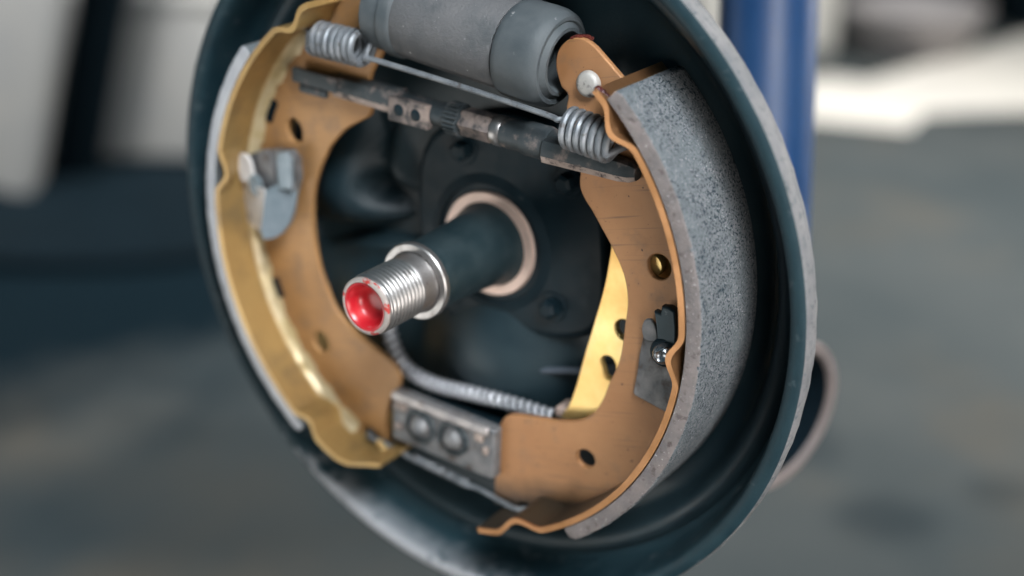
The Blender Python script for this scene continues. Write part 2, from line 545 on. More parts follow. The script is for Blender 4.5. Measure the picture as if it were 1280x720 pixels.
def box(c, size, ax=None, bevel=.0, bm=None, seg=2):
    """Box with axes ax (three vectors), bevelled."""
    new = bmesh.new()
    bmesh.ops.create_cube(new, size=1)
    if ax is None:
        ax = (Vector((1, 0, 0)), Vector((0, 1, 0)), Vector((0, 0, 1)))
    Mx = Matrix((ax[0], ax[1], ax[2])).transposed()
    for v in new.verts:
        v.co = Vector((v.co.x * size[0], v.co.y * size[1], v.co.z * size[2]))
    if bevel:
        bmesh.ops.bevel(new, geom=new.edges[:], offset=bevel, segments=seg, profile=.6, affect='EDGES')
    for v in new.verts:
        v.co = Mx @ v.co + Vector(c)
    if bm is None:
        return new
    me = bpy.data.meshes.new('tmp')
    new.to_mesh(me); new.free()
    bm.from_mesh(me)
    bpy.data.meshes.remove(me)
    return bm


# ------------------------------------------------------------------ the setting behind
def sheet(name, pts, z, m, kind='structure'):
    bm = bmesh.new()
    bm.faces.new([bm.verts.new((x, y, z)) for x, y in pts])
    me = bpy.data.meshes.new(name)
    bm.to_mesh(me); bm.free()
    me.materials.append(m)
    o = link(bpy.data.objects.new(name, me))
    o['kind'] = kind
    return o


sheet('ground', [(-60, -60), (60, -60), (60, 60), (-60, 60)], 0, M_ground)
sheet('sunlit_patch', [(-.86, 2.15), (-.80, 2.29), (-.72, 2.30), (-.66, 2.57), (-.60, 2.80), (-.57, 2.93), (-.40, 3.04), (-.25, 2.95),
                      (-.28, 2.36), (-.40, 2.27), (-.545, 2.14), (-.53, 2.03), (-.72, 1.98)], .004, M_sheet)  # pool of sunlight painted as a pale sheet

# ------------------------------------------------------------------ backing plate
plate = Thing('backing_plate', 'dark round backing plate with a raised worn rim behind the brake shoes', 'brake plate', (0, 0, -.45))


def bump(x, y):
    h = 0
    for cx, cy, r, a in ((-.60, .24, .34, .15), (-.10, -.46, .40, .13), (.50, .62, .2, .05), (-.66, -.26, .24, .07), (.72, .50, .12, .05)):
        q = ((x - cx) ** 2 + (y - cy) ** 2) / r ** 2
        if q < 1:
            h += a * (1 - q) ** 2
    # stamped valleys
    for ax_, ay_, bx_, by_, wd, dp in ((-.46, .22, -.28, .06, .045, .10), (-.46, .22, -.42, .50, .045, .08), (-.85, .05, -.40, .05, .035, .10)):
        vx, vy = bx_ - ax_, by_ - ay_
        t = max(0, min(1, ((x - ax_) * vx + (y - ay_) * vy) / (vx * vx + vy * vy)))
        d2 = (x - ax_ - t * vx) ** 2 + (y - ay_ - t * vy) ** 2
        h -= dp * math.exp(-d2 / wd ** 2)
    return h


rad = [0.001] + [i * .03 for i in range(1, 35)] + [1.05, 1.065, 1.08, 1.095, 1.11]
zf = {1.05: -.415, 1.065: -.40, 1.08: -.36, 1.095: -.33, 1.11: -.315}
prof = [(r, zf.get(r, -.42)) for r in rad] + [(1.13, -.312), (1.15, -.318), (1.166, -.332)]
lip = [(1.166, -.331), (1.180, -.318), (1.191, -.29), (1.199, -.23), (1.207, -.17), (1.214, -.15), (1.222, -.141),
       (1.24, -.138), (1.256, -.139), (1.2655, -.145), (1.255, -.155), (1.21, -.25), (1.18, -.335)]
back = [(1.252, -.245), (1.24, -.26), (1.22, -.29), (1.2, -.335), (1.13, -.345), (1.09, -.40), (1.05, -.45), (.6, -.45), (.001, -.45)]


def wob(r, z, t):
    if r < 1.05 and z > -.43:
        z += bump(r * math.cos(t), r * math.sin(t)) if r > .02 else 0
    return r, z


# frame((0,0,1)) gives x = +y, y = -x of the brake; build directly instead so angles stay true
def lathe_z(profile, n=160, closed=False, wob=None):
    bm = bmesh.new()
    V = []
    for k in range(n):
        t = 2 * PI * k / n
        row = []
        for r, z in profile:
            if wob:
                r, z = wob(r, z, t)
            row.append(bm.verts.new((r * math.cos(t), r * math.sin(t), z)))
        V.append(row)
    grid_faces(bm, V, wrap_i=True, wrap_j=closed)
    bmesh.ops.remove_doubles(bm, verts=bm.verts, dist=1e-5)
    return bm


plate.part('dish', lathe_z(prof + back, 180, wob=wob), M_plate, sharp=60)
random.seed(3)
rough_e = [random.uniform(-.0025, .0025) for _ in range(240)]


def rim_wob(r, z, t):
    k = t / (2 * PI) * 240
    i = int(k) % 240
    e = rough_e[i] * (1 - k % 1) + rough_e[(i + 1) % 240] * (k % 1)
    return r + e * (.6 if z > -.2 else 1), z + e * .8


plate.part('rim_lip', lathe_z(lip, 200, closed=True), M_lip, sharp=60)
plate.part('rim_band', lathe_z([(1.2645, -.147), (1.270, -.152), (1.2695, -.19), (1.264, -.205), (1.265, -.212), (1.256, -.240), (1.248, -.248), (1.242, -.243)], 240,
                               closed=True, wob=rim_wob), M_edge, sharp=50)

# ------------------------------------------------------------------ shoes
CRt = (.0109, .0153)
CLt = (-.0179, .0041)


def polar(c, r, deg):
    return (c[0] + r * math.cos(math.radians(deg)), c[1] + r * math.sin(math.radians(deg)))


def interp(xs, ys, v):
    return float(np.interp(v, xs, ys))


def table_mesh(c, a0, a1, dents, ends=(), z0=0.0, z1=-.373, thick=.02, R=.947):
    """Curved steel table: dents = (angle, depth, half width, depth of fade or None for full width)."""
    n = int(abs(a1 - a0) / .7)
    zs = [z0, z0 - .006, -.02, -.04, -.06, -.08, -.10, -.13, -.17, -.2, -.25, -.3, -.35, z1]
    bm = bmesh.new()

    def rr(deg, z):
        r = R
        for a, dp, hw, fade in dents:
            q = abs(deg - a) / hw
            if q < 1:
                g = 1 if fade is None else max(0, 1 - (-z) / fade)
                g = g * g * (3 - 2 * g)
                r -= dp * (.5 + .5 * math.cos(PI * q)) * g
        if ends:
            r -= interp([e[0] for e in ends], [e[1] for e in ends], deg)
        return r
    O, I = [], []
    for k in range(n + 1):
        deg = a0 + (a1 - a0) * k / n
        O.append([bm.verts.new((*polar(c, rr(deg, z), deg), z)) for z in zs])
        I.append([bm.verts.new((*polar(c, rr(deg, z) - thick, deg), z)) for z in zs])
    grid_faces(bm, O)
    grid_faces(bm, I)
    for k in range(n):
        for j in (0, -1):
            bm.faces.new((O[k][j], O[k + 1][j], I[k + 1][j], I[k][j]))
    for k in (0, -1):
        for j in range(len(zs) - 1):
            bm.faces.new((O[k][j], O[k][j + 1], I[k][j + 1], I[k][j]))
    return bm


def lining_mesh(c, a0, a1, r0=.951, r1=1.0, z0=-.002, z1=-.373, ch=.012, seed=1):
    n = int(abs(a1 - a0) / .35)
    rnd = random.Random(seed)
    prof = [(r0, z0), (r1 - ch * .7, z0 - .001), (r1 - ch * .2, z0 - ch * .35), (r1, z0 - ch), (r1, -.09), (r1, -.19), (r1, -.28), (r1, z1 + ch), (r1 - ch, z1), (r0, z1)]
    bm = bmesh.new()
    V = []
    for k in range(n + 1):
        deg = a0 + (a1 - a0) * k / n
        e = min(k, n - k)
        row = []
        for i, (r, z) in enumerate(prof):
            q = r
            if e < 3 and r > r0 + .01:
                q = r - .010 * (3 - e) / 3
            if 0 < i < 4:
                q += .0007 * math.sin(k * .31 + i) + .0005 * math.sin(k * .83 + 2 * i) + rnd.uniform(-.0004, .0004)
                z += .0006 * math.sin(k * .47 + i)
            row.append(bm.verts.new((*polar(c, q, deg), z)))
        V.append(row)
    grid_faces(bm, V, wrap_j=True)
    bm.faces.new(V[0]); bm.faces.new(V[-1][::-1])
    for f in bm.faces:
        cen = f.calc_center_median()
        rc = math.hypot(cen.x - c[0], cen.y - c[1])
        if cen.z > -.008 and rc < .9955:
            f.material_index = 1
    return bm


def arc(c, r, a0, a1, n=60):
    return [polar(c, r, a0 + (a1 - a0) * k / n) for k in range(n + 1)]


WZ0, WZ1 = -.168, -.190           # web faces
RW = .929                          # web outer radius, just inside the table

# right shoe -------------------------------------------------------------
shoe_r = Thing('brake_shoe', 'bronze brake shoe on the right with speckled grey lining facing outward, in sharp focus', 'brake shoe', (.0, -.95, -.19), 'brake shoes')
inner_r = spline2([(.553, .54), (.572, .512), (.557, .469), (.574, .399), (.580, .336), (.570, .295), (.552, .235), (.560, .19), (.578, .154), (.597, .107), (.628, .029), (.651, -.054),
                   (.648, -.14), (.622, -.219), (.588, -.314), (.558, -.369), (.524, -.414), (.482, -.48), (.43, -.533), (.364, -.562), (.278, -.567),
                   (.193, -.561), (.105, -.555), (.06, -.568), (.026, -.606), (0, -.66), (-.025, -.74), (-.047, -.82), (-.066, -.885)], 5)
top_r = spline2([(.70, .646), (.672, .67), (.645, .679), (.612, .678), (.578, .66), (.556, .63), (.547, .59), (.553, .54)], 4)
web_r = arc(CRt, RW, -95.2, 37.8) + top_r[:-1] + inner_r
shoe_r.part('web', prism(web_r, WZ1, WZ0, .005, [circle((.784, -.032), .040), circle((.368, -.698), .036, ry=.033), circle((.062, -.915), .034)]), M_bronze_r)
shoe_r.part('table', table_mesh(CRt, 34.6, -92, [(26.8, .042, 5.2, .10), (-18.0, .038, 5.4, .09), (-80.9, .044, 6.5, None)]), M_table_r, sharp=50)
shoe_r.part('lining', lining_mesh(CRt, 31.9, -69, seed=4), [M_lining, M_liningside], sharp=50)
# burnt nib at the upper corner of the table
bmn = bmesh.new()
for k in range(5):
    d = 34.3 - k * .75
    p = polar(CRt, .941 + .002 * (k % 2), d)
    bmesh.ops.create_icosphere(bmn, subdivisions=2, radius=.013 - .0015 * k, matrix=Matrix.Translation((p[0], p[1], -.012 - .006 * k)))
shoe_r.part('scorched_corner', bmn, M_burnt)
shoe_r.part('lever_pin', lathe([(.0, .026), (.022, .025), (.033, .021), (.0385, .015), (.041, .008), (.041, 0)], (.657, .541, WZ0 - .002), (0, 0, 1), 32), mat('pin_head_zinc', (.56, .54, .50), (.42, .40, .38), .5, .3, 120, bump=.4, bscale=500, third=(.14, .13, .13), tscale=230, tlo=.55, thi=.66), label='silver domed pin head')
bmn = bmesh.new()
edge = [(.612, .684), (.636, .686), (.655, .683), (.674, .676), (.69, .664)]
for q in range(14):
    t = random.random() * (len(edge) - 1.001); i = int(t); t -= i
    x = edge[i][0] * (1 - t) + edge[i + 1][0] * t; y = edge[i][1] * (1 - t) + edge[i + 1][1] * t
    bmesh.ops.create_icosphere(bmn, subdivisions=1, radius=random.uniform(.005, .010),
                               matrix=Matrix.Translation((x, y - .004, random.uniform(-.205, -.17))) @ Matrix.Diagonal((1.5, .8, 1, 1)))
shoe_r.part('scorched_varnish', bmn, M_burnt)

# left shoe --------------------------------------------------------------
shoe_l = Thing('brake_shoe', 'golden brake shoe on the left showing its wide inner face, out of focus', 'brake shoe', (-.9, 0, -.19), 'brake shoes')
inner_l = spline2([(-.075, .87), (-.115, .728), (-.19, .656), (-.222, .59), (-.228, .535), (-.25, .510), (-.29, .498), (-.37, .473), (-.449, .427), (-.485, .395), (-.543, .332), (-.599, .246), (-.639, .128),
                   (-.654, .022), (-.650, -.07), (-.620, -.19), (-.537, -.285), (-.423, -.365), (-.390, -.41), (-.385, -.445), (-.405, -.485), (-.455, -.533), (-.505, -.62), (-.525, -.72), (-.53, -.765)], 5)
top_l = [(-.28, .90), (-.24, .95), (-.18, .97), (-.11, .95), (-.075, .90)]
web_l = list(reversed(arc(CLt, RW, 107, 235)))       # 235 -> 107
web_l = web_l + top_l + inner_l
shoe_l.part('web', prism(web_l, WZ1, WZ0, .006, [circle((-.612, .487), .036, ry=.045), circle((-.742, -.312), .037, ry=.042), circle((-.599, -.685), .055, ry=.033, rot=-.6),
                                                 round_poly([(-.478, .845), (-.422, .872), (-.40, .84), (-.43, .805), (-.468, .805)], 1)]), M_bronze_l)
shoe_l.part('table', table_mesh(CLt, 104, 241, [(155.0, .045, 5.5, .08), (110.5, .036, 5.0, None), (218.5, .036, 4.5, .3)],
                                ends=[(226, 0), (229, 0.004), (232, .022), (237.6, .088), (241, .12)]), M_table_l, sharp=50)
shoe_l.part('lining', lining_mesh(CLt, 124.5, 218, seed=9), [M_lining, M_lining_pale], sharp=50)
def fillet(c, a0, a1, ra, rb, za, zb):
    bm = bmesh.new()
    V = []
    n = int(abs(a1 - a0) / 1.2)
    for k in range(n + 1):
        deg = a0 + (a1 - a0) * k / n
        w = 1 + .18 * math.sin(k * .9) + .10 * math.sin(k * 2.3)
        row = []
        for q in range(5):
            t = q / 4 * PI / 2
            row.append(bm.verts.new((*polar(c, ra - (ra - rb) * w * (1 - math.cos(t)), deg), za + (za - zb) * w * (math.sin(t) - 1) - (za - zb) * (w - 1) * 0)))
        row[0].co.z = za * 1.0
        V.append(row)
    # from the table down on to the web, bulging slightly
    for row in V:
        n_ = len(row)
        z_hi, z_lo = zb + .036, zb - .001
        for q, v in enumerate(row):
            t = q / (n_ - 1)
            v.co.z = z_hi + (z_lo - z_hi) * (t ** .6)
    grid_faces(bm, V)
    return bm


shoe_l.part('weld', fillet(CLt, 112, 226, .9275, .890, -.13, WZ0), M_weld)
for d, l in ((140.5, 3.0), (186.5, 2.6)):
    a = arc(CLt, RW - .030, d - l, d + l, 6) + list(reversed(arc(CLt, RW - .062, d - l, d + l, 6)))
    shoe_l.part('slot', prism(round_poly(a, 1), WZ0 - .01, WZ0 + .004, .001), M_void)

# ------------------------------------------------------------------ spindle
sp = Thing('wheel_spindle', 'black wheel spindle with a bright threaded end and red painted tip', 'spindle', (0, 0, -.42))
SQ = round_poly([(-.22, .40), (.10, .47), (.45, .36), (.50, .10), (.44, -.24), (.34, -.35), (.14, -.36), (-.08, -.28), (-.30, -.30), (-.34, .05)], 2)
sp.part('flange', prism(SQ, -.44, -.362, .03), M_black)
sp.part('boss', lathe_z([(.27, -.370), (.25, -.362), (.215, -.350), (.205, -.40)], 72), M_black)
sp.part('shoulder_ring', lathe_z([(.188, -.40), (.188, -.352), (.184, -.345), (.152, -.345), (.148, -.352), (.146, -.40)], 72), M_copper)
sp.part('shaft', lathe_z([(.165, -.40), (.150, -.345), (.140, -.33), (.136, -.28), (.128, -.21), (.124, -.15), (.122, -.02), (.118, .0), (.112, .02), (.11, .04)], 72),
        mat('blued_steel', (.022, .042, .05), (.038, .06, .068), .28, .45, 90, rough2=.42))
sp.part('collar', lathe_z([(.10, .03), (.126, .034), (.130, .038), (.130, .055), (.126, .060), (.106, .061), (.100, .055)], 64), M_steel)
sp.part('neck', lathe_z([(.10, .05), (.102, .064), (.102, .072), (.0985, .078), (.0985, .112), (.094, .122), (.086, .124)], 64), M_steel)


def thread_mesh(r0, amp, pitch, z0, z1, n=56):
    bm = bmesh.new()
    V = []
    steps = int((z1 - z0) / pitch * 8)
    for k in range(n):
        t = 2 * PI * k / n
        row = []
        for i in range(steps + 1):
            z = z0 + (z1 - z0) * i / steps
            ph = (z / pitch + k / n) % 1
            tri = abs(2 * ph - 1)
            tri = min(1, max(0, (tri - .12) / .7))
            e = min(1, (z1 - z) / (pitch * .8))
            row.append(bm.verts.new((*(np.array((math.cos(t), math.sin(t))) * (r0 - amp + amp * tri * e)), z)))
        V.append(row)
    grid_faces(bm, V, wrap_i=True)
    return bm


sp.part('thread', thread_mesh(.0990, .0105, .0180, .118, .292), M_steel, sharp=80)
sp.part('tip_ring', lathe_z([(.090, .285), (.0955, .291), (.0945, .299), (.090, .303), (.083, .304), (.076, .300), (.072, .285)], 56), M_redworn)
sp.part('red_centre', lathe_z([(.080, .3035), (.074, .302), (.069, .296), (.066, .285), (.061, .266), (.055, .256), (.042, .248), (.024, .244), (.0, .242)], 48), M_red, label='red painted hollow centre')
for x, y in ((.210, -.232), (-.03, .335), (.375, .2), (-.235, -.18)):
    b = bmesh.new()
    hexa = [(.043 * math.cos(k * PI / 3 + .3), .043 * math.sin(k * PI / 3 + .3)) for k in range(6)]
    o = sp.part('bolt', lathe([(0, .052), (.022, .052), (.034, .044), (.036, .03), (.036, 0)], (x, y, -.366), (0, 0, 1), 6), M_black)
    sp.part('washer', lathe([(.02, .010), (.052, .010), (.056, .004), (.056, 0)], (x, y, -.366), (0, 0, 1), 32), M_black, parent=o)

# ------------------------------------------------------------------ wheel cylinder
wc = Thing('wheel_cylinder', 'grey cast wheel cylinder with rubber boots across the top of the brake', 'brake cylinder', (.25, .73, -.42))
d = Vector((.389, -.149, 0)).normalized()
P0 = Vector((.051, .805, -.2))
body = wc.part('body', lathe([(.10, -.05), (.128, -.045), (.135, -.035), (.139, -.02), (.1405, .05), (.1405, .352), (.1375, .364), (.125, .366)], P0, d, 64), M_cast)
e = d.cross(Vector((0, 0, 1))).normalized()
wc.part('mounting_pad', box(P0 + d * .17 + Vector((0, 0, -.13)) - e * .06, (.26, .26, .2), (d, -e, Vector((0, 0, 1))), .03), M_cast)
wc.part('bleed_boss', lathe([(.05, 0), (.05, .10), (.036, .11), (.036, .16), (0, .165)], P0 + d * .32 - e * .10 + Vector((0, 0, -.10)), -e, 24), M_cast)
wc.part('boot', lathe([(.118, .372), (.146, .374), (.153, .382), (.155, .40), (.156, .470), (.154, .500), (.147, .524), (.135, .536), (.124, .537), (.119, .532), (.114, .538), (.105, .548), (.094, .548), (.086, .539), (.083, .522), (.083, .44)], P0, d, 72), M_rubber)
wc.part('boot', lathe([(.12, -.02), (.139, -.03), (.146, -.04), (.146, -.075), (.137, -.082), (.136, -.092), (.140, -.10), (.138, -.15), (.12, -.165), (.085, -.17), (.07, -.15)], P0, d, 64), M_rubber)
wc.part('piston', lathe([(0, .47), (.05, .47), (.066, .465), (.078, .45), (.084, .40)], P0, d, 40), M_darkrub)

# ------------------------------------------------------------------ adjuster strut
st = Thing('adjuster_strut', 'worn dark adjuster strut spanning between the two brake shoes under the cylinder', 'adjuster', (.13, .49, -.18))
A = Vector((-.485, .668, -.165)); B = Vector((.752, .283, -.165))
sd = (B - A).normalized()
LS = (B - A).length
sz = Vector((0, 0, 1)); sn = sz.cross(sd)


def sbar(s0, s1, h, w, off=0, zo=0, bev=.008, bm=None):
    return box(A + sd * ((s0 + s1) / 2) + sn * off + sz * zo, (s1 - s0, h, w), (sd, sn, sz), bev, bm)




def chbar(s0, s1, r0, r1, off=0, zo=0, round_end=False, sq=1.0):
    """Eight sided forged bar; the lower front faces carry the worn plating."""
    bm = bmesh.new()
    st_ = [(s0, .8), (s0 + .012, 1), (s1 - .05, 1), (s1 - .02, .9), (s1, .62)] if round_end else [(s0, .85), (s0 + .01, 1), (s1 - .01, 1), (s1, .85)]
    N = 12
    V = []
    for q, k in st_:
        t = (q - s0) / (s1 - s0)
        r = (r0 + (r1 - r0) * t) * k
        row = []
        for i in range(N):
            w = 2 * PI * (i + .5) / N
            u, v = math.cos(w), math.sin(w)
            u = math.copysign(min(abs(u), .86), u); v = math.copysign(min(abs(v), .86), v) * sq
            row.append(bm.verts.new(A + sd * q + sn * (off + u * r) + sz * (zo + v * r)))
        V.append(row)
    grid_faces(bm, V, wrap_j=True)
    bm.faces.new(V[0][::-1]); bm.faces.new(V[-1])
    for f in bm.faces:
        f.normal_update()
        c = f.calc_center_median() - A
        u, v = c.dot(sn) - off, c.dot(sz) - zo
        if u < -.05 * r0 and v > -.3 * r0 and abs(f.normal.dot(sd)) < .5:
            f.material_index = 1
    return bm


def joined(*bms):
    out = bms[0]
    for b in bms[1:]:
        me = bpy.data.meshes.new('tmp')
        b.to_mesh(me); b.free()
        out.from_mesh(me)
        bpy.data.meshes.remove(me)
    return out


st.part('fork', joined(chbar(.14, .42, .046, .050, .006, .0), sbar(-.03, .17, .052, .022, .014, .034, .006), sbar(-.005, .12, .030, .022, -.030, .030, .010),
                       sbar(-.03, .17, .050, .022, .010, -.062, .006)), [M_strut, M_rusty], label='dark slotted fork end')
lug = sbar(.40, .565, .082, .030, -.008, .034, .007)
lo = st.part('lug', lug, mat('stained_plating', (.33, .26, .225), (.14, .12, .115), .5, .25, 130, bump=.4, bscale=800, third=(.05, .05, .052), tscale=170, tlo=.50, thi=.62))
for s, o_ in ((.445, -.006), (.515, -.008)):
    st.part('dimple', lathe([(0, .004), (.014, .003), (.020, .001), (.022, -.004)], A + sd * s + sn * o_ + sz * .049, sz, 24), M_black, parent=lo)
st.part('rod', tube([A + sd * .38, A + sd * .98], .041, 24), M_strut)
cogs = 22
bmw = bmesh.new()
V = []
for k in range(cogs * 4):
    t = 2 * PI * k / (cogs * 4)
    r = .054 if (k % 4) in (1, 2) else .047
    V.append([bmw.verts.new(A + sd * z + (sn * math.cos(t) + sz * math.sin(t)) * q) for q, z in ((.03, .62), (r, .622), (r, .672), (.03, .675))])
grid_faces(bmw, V, wrap_i=True)
st.part('star_wheel', bmw, M_strut)
st.part('nut', lathe([(.03, .675), (.045, .68), (.048, .69), (.048, .795), (.044, .80), (.03, .80)], A, sd, 6), MATS['stained_plating'])
st.part('ring', lathe([(.03, .80), (.046, .802), (.049, .808), (.049, .832), (.045, .838), (.03, .838)], A, sd, 36), M_steel)
st.part('sleeve', lathe([(.03, .838), (.047, .84), (.049, .85), (.049, .91), (.052, .918), (.054, .93), (.054, 1.0), (.05, 1.015), (.03, 1.02)], A, sd, 36), M_strut)
bme = joined(chbar(1.0, LS + .035, .050, .040, -.008, .018, True), sbar(1.0, LS - .01, .07, .026, -.004, -.062, .010))
st.part('fork', bme, [M_strut, M_rusty], label='fork end with a worn pale lower side')

# ------------------------------------------------------------------ return spring
rs = Thing('return_spring', 'steel return spring with a coil at each end and a long straight wire between', 'spring', (.2, .62, -.09))
hl, pl = helix((-.318, .800, -.085), (-.122, .742, -.085), .050, 7.5, .0118, phase=.6)
rs.part('coil', hl, M_spring)
hr, prr = helix((.612, .432, -.085), (.765, .372, -.085), .055, 6.5, .0112, phase=3.6)
rs.part('coil', hr, M_spring)
e1, e2 = pl[-1], prr[0]
rs.part('wire', tube(smooth_path([e1, Vector((-.108, .715, -.07)), Vector((-.07, .703, -.075)), Vector((.25, .585, -.085)), Vector((.54, .476, -.085)), Vector((.585, .458, -.08)), e2], 6), .0095, 10), M_spring)
rs.part('hook', tube(smooth_path([pl[0], Vector((-.36, .83, -.10)), Vector((-.415, .843, -.13)), Vector((-.43, .84, -.2)), Vector((-.44, .835, -.24))], 6), .012, 10), M_spring)
rs.part('hook', tube(smooth_path([prr[-1], Vector((.79, .36, -.10)), Vector((.81, .35, -.15)), Vector((.81, .35, -.2))], 6), .012, 10), M_spring)

# ------------------------------------------------------------------ anchor block
ab = Thing('anchor_block', 'grey riveted anchor block between the lower ends of the shoes', 'anchor plate', (-.2, -.64, -.42))
ad = Vector((.439, -.132, 0)).normalized(); an = Vector((0, 0, 1)).cross(ad)
ac = Vector((-.205, -.632, 0))
ab.part('plate', box(ac + Vector((0, 0, -.15)), (.455, .200, .05), (ad, an, sz), .014, seg=3), M_steel_d)
ab.part('spacer', box(ac + Vector((0, 0, -.30)) - an * .025, (.40, .11, .25), (ad, an, sz), .012), M_black)
ab.part('lip', box(ac + Vector((-.01, 0, -.125)) + an * .090, (.425, .034, .03), (ad, an, sz), .012, seg=3), M_zinc)
for s, q, w_, h_ in ((-.185, .052, .055, .030), (-.195, -.035, .03, .022), (.165, .055, .035, .035), (.195, .01, .022, .03)):
    ab.part('tab', box(ac + ad * s + an * q + Vector((0, 0, -.122)), (w_, h_, .016), (ad, an, sz), .006), M_rusty)
for s, q in ((-.095, .0), (.052, .005)):
    c = ac + ad * s + an * q + Vector((0, 0, -.127))
    o = ab.part('rivet', lathe([(0, .036), (.016, .034), (.032, .024), (.041, .006), (.042, -.004)], c, sz, 32), M_steel_d)
    ab.part('rim', lathe([(.046, -.002), (.052, .016), (.058, .015), (.064, .012), (.068, -.002)], c, sz, 36), M_strut, parent=o)

ls = Thing('lower_spring', 'thin steel return spring stretched below the anchor block', 'spring', (-.3, -.79, -.15))
h2, p2 = helix((-.40, -.742, -.155), (-.16, -.832, -.155), .014, 15, .0052, seg=14, n=6)
ls.part('coil', h2, M_spring)
ls.part('wire', tube(smooth_path([p2[-1], Vector((-.12, -.846, -.155)), Vector((.0, -.895, -.15)), Vector((.045, -.908, -.15)), Vector((.066, -.914, -.18)), Vector((.07, -.915, -.24))], 6), .0085, 8), M_spring)
ls.part('hook', tube(smooth_path([p2[0], Vector((-.46, -.722, -.155)), Vector((-.54, -.69, -.145)), Vector((-.59, -.675, -.15)), Vector((-.61, -.67, -.19)), Vector((-.6, -.67, -.24))], 6), .010, 8), M_spring)
ls.part('end_loop', tube(smooth_path([Vector((-.54, -.69, -.145)), Vector((-.50, -.715, -.12)), Vector((-.52, -.735, -.12)), Vector((-.57, -.735, -.14))], 6), .012, 8), M_gold)

# ------------------------------------------------------------------ parking lever and cable
pl_ = Thing('parking_brake_lever', 'bright yellow zinc lever behind the right brake shoe', 'brake lever', (.3, -.57, -.24))
lev = spline2([(.578, .01), (.53, -.108), (.463, -.234), (.401, -.346), (.34, -.462), (.298, -.53), (.268, -.562), (.252, -.584), (.289, -.590), (.374, -.575), (.46, -.54), (.555, -.452), (.66, -.33),
               (.742, -.229), (.786, -.10), (.784, -.03), (.75, .05), (.71, .12), (.66, .25), (.645, .36), (.68, .52), (.655, .575), (.61, .56), (.592, .42), (.60, .22), (.60, .10)], 4)
pl_.part('plate', prism(lev, -.262, -.232, .005, [circle((.572, -.262), .034), round_poly([(.455, -.372), (.478, -.352), (.505, -.358), (.515, -.39), (.49, -.438), (.462, -.432), (.462, -.405)], 1)]), M_gold)
pl_.part('boss', lathe([(0, .0), (.036, -.0005), (.038, -.004), (.038, -.03)], (.738, -.036, -.196), (0, 0, 1), 40), M_gold)  # disc added behind the web hole to give the lever's glint there
pl_.part('cable_hook', box((.25, -.575, -.28), (.06, .035, .08), (ad, an, sz), .008), M_copper)

cb = Thing('handbrake_cable', 'spring wrapped grey handbrake cable curving below the spindle', 'brake cable', (-.3, -.5, -.3))
path = smooth_path([(-.498, -.085, -.44), (-.503, -.13, -.385), (-.527, -.22, -.33), (-.512, -.34, -.30), (-.475, -.42, -.285), (-.425, -.467, -.28), (-.324, -.51, -.28), (-.162, -.536, -.28), (.011, -.565, -.28), (.10, -.583, -.28), (.185, -.60, -.275)], 10)


def wound(path, r, wire, pitch, seg=9, n=5, taper=.0):
    P = path
    Ls = [0]
    for a_, b_ in zip(P, P[1:]):
        Ls.append(Ls[-1] + (b_ - a_).length)
    tot = Ls[-1]
    N = int(tot / pitch * seg)
    x = frame(P[1] - P[0])[0]
    pts = []
    j = 0
    for i in range(N + 1):
        s = tot * i / N
        while j < len(P) - 2 and Ls[j + 1] < s:
            j += 1
        t = (s - Ls[j]) / (Ls[j + 1] - Ls[j])
        dd = (P[j + 1] - P[j]).normalized()
        x = (x - dd * x.dot(dd)).normalized()
        y = dd.cross(x)
        w = 2 * PI * i / seg
        rr = r * (1 - taper * max(0, s / tot - .75) * 4)
        pts.append(P[j].lerp(P[j + 1], t) + (x * math.cos(w) + y * math.sin(w)) * rr)
    return tube(pts, wire, n)


cb.part('spring_sleeve', wound(path, .0205, .0100, .0310, seg=12, n=8, taper=.25), M_cable)
cb.part('core', tube(path + [Vector((.25, -.605, -.275))], .013, 10), M_black)

sw = Thing('sensor_wire', 'small grey sensor wire with a pale plug low on the backing plate', 'wire', (0, -.5, -.36))
sw.part('lead', tube(smooth_path([(.02, -.49, -.36), (.08, -.473, -.36), (.16, -.468, -.365), (.28, -.466, -.37), (.45, -.45, -.4)], 6), .012, 8), mat('grey_sheath', (.10, .12, .15), None, .5))
sw.part('plug', lathe([(0, 0), (.018, .004), (.026, .03), (.028, .07), (.016, .09), (0, .092)], (-.035, -.505, -.36), (.085, .03, 0), 20), M_spring)

# ------------------------------------------------------------------ hold-down clips
hr_ = Thing('hold_down_clip', 'small grey clip with a dark tongue and ball headed pin on the right shoe', 'retaining clip', (.73, -.38, -.16), 'shoe hold-down clips')
hr_.part('clip_plate', prism([(.700, -.235), (.752, -.250), (.79, -.262), (.83, -.275), (.822, -.352), (.786, -.446), (.748, -.506), (.736, -.507), (.622, -.450), (.618, -.44), (.647, -.371), (.668, -.31)], WZ0 + .002, WZ0 + .020, .005), M_steel_d)
hr_.part('ear', prism(round_poly([(.756, -.262), (.705, -.262), (.702, -.217), (.72, -.188), (.742, -.186), (.760, -.215)], 2), WZ0 + .021, WZ0 + .036, .005), M_steel_d)
hr_.part('ear', prism(round_poly([(.80, -.29), (.80, -.25), (.825, -.235), (.85, -.25), (.85, -.29)], 2), WZ0 + .021, WZ0 + .036, .005), M_black)
hr_.part('tongue', prism([(.776, -.152), (.797, -.160), (.806, -.136), (.832, -.138), (.852, -.152), (.846, -.21), (.832, -.272), (.764, -.268), (.774, -.205)], WZ0 + .030, WZ0 + .062, .008), mat('dark_clip_steel', (.018, .036, .045), (.035, .055, .065), .38, .4, 120, third=(.15, .17, .18), tscale=260, tlo=.60, thi=.72))
o = hr_.part('pin_head', lathe([(.034, -.03), (.034, .0), (.032, .012), (.026, .022), (.018, .027), (.012, .022), (0, .019)], (.790, -.284, WZ0 + .07), (.25, .05, 1), 32), mat('polished_pin', (.42, .44, .46), (.30, .32, .34), .22, .8, 120))
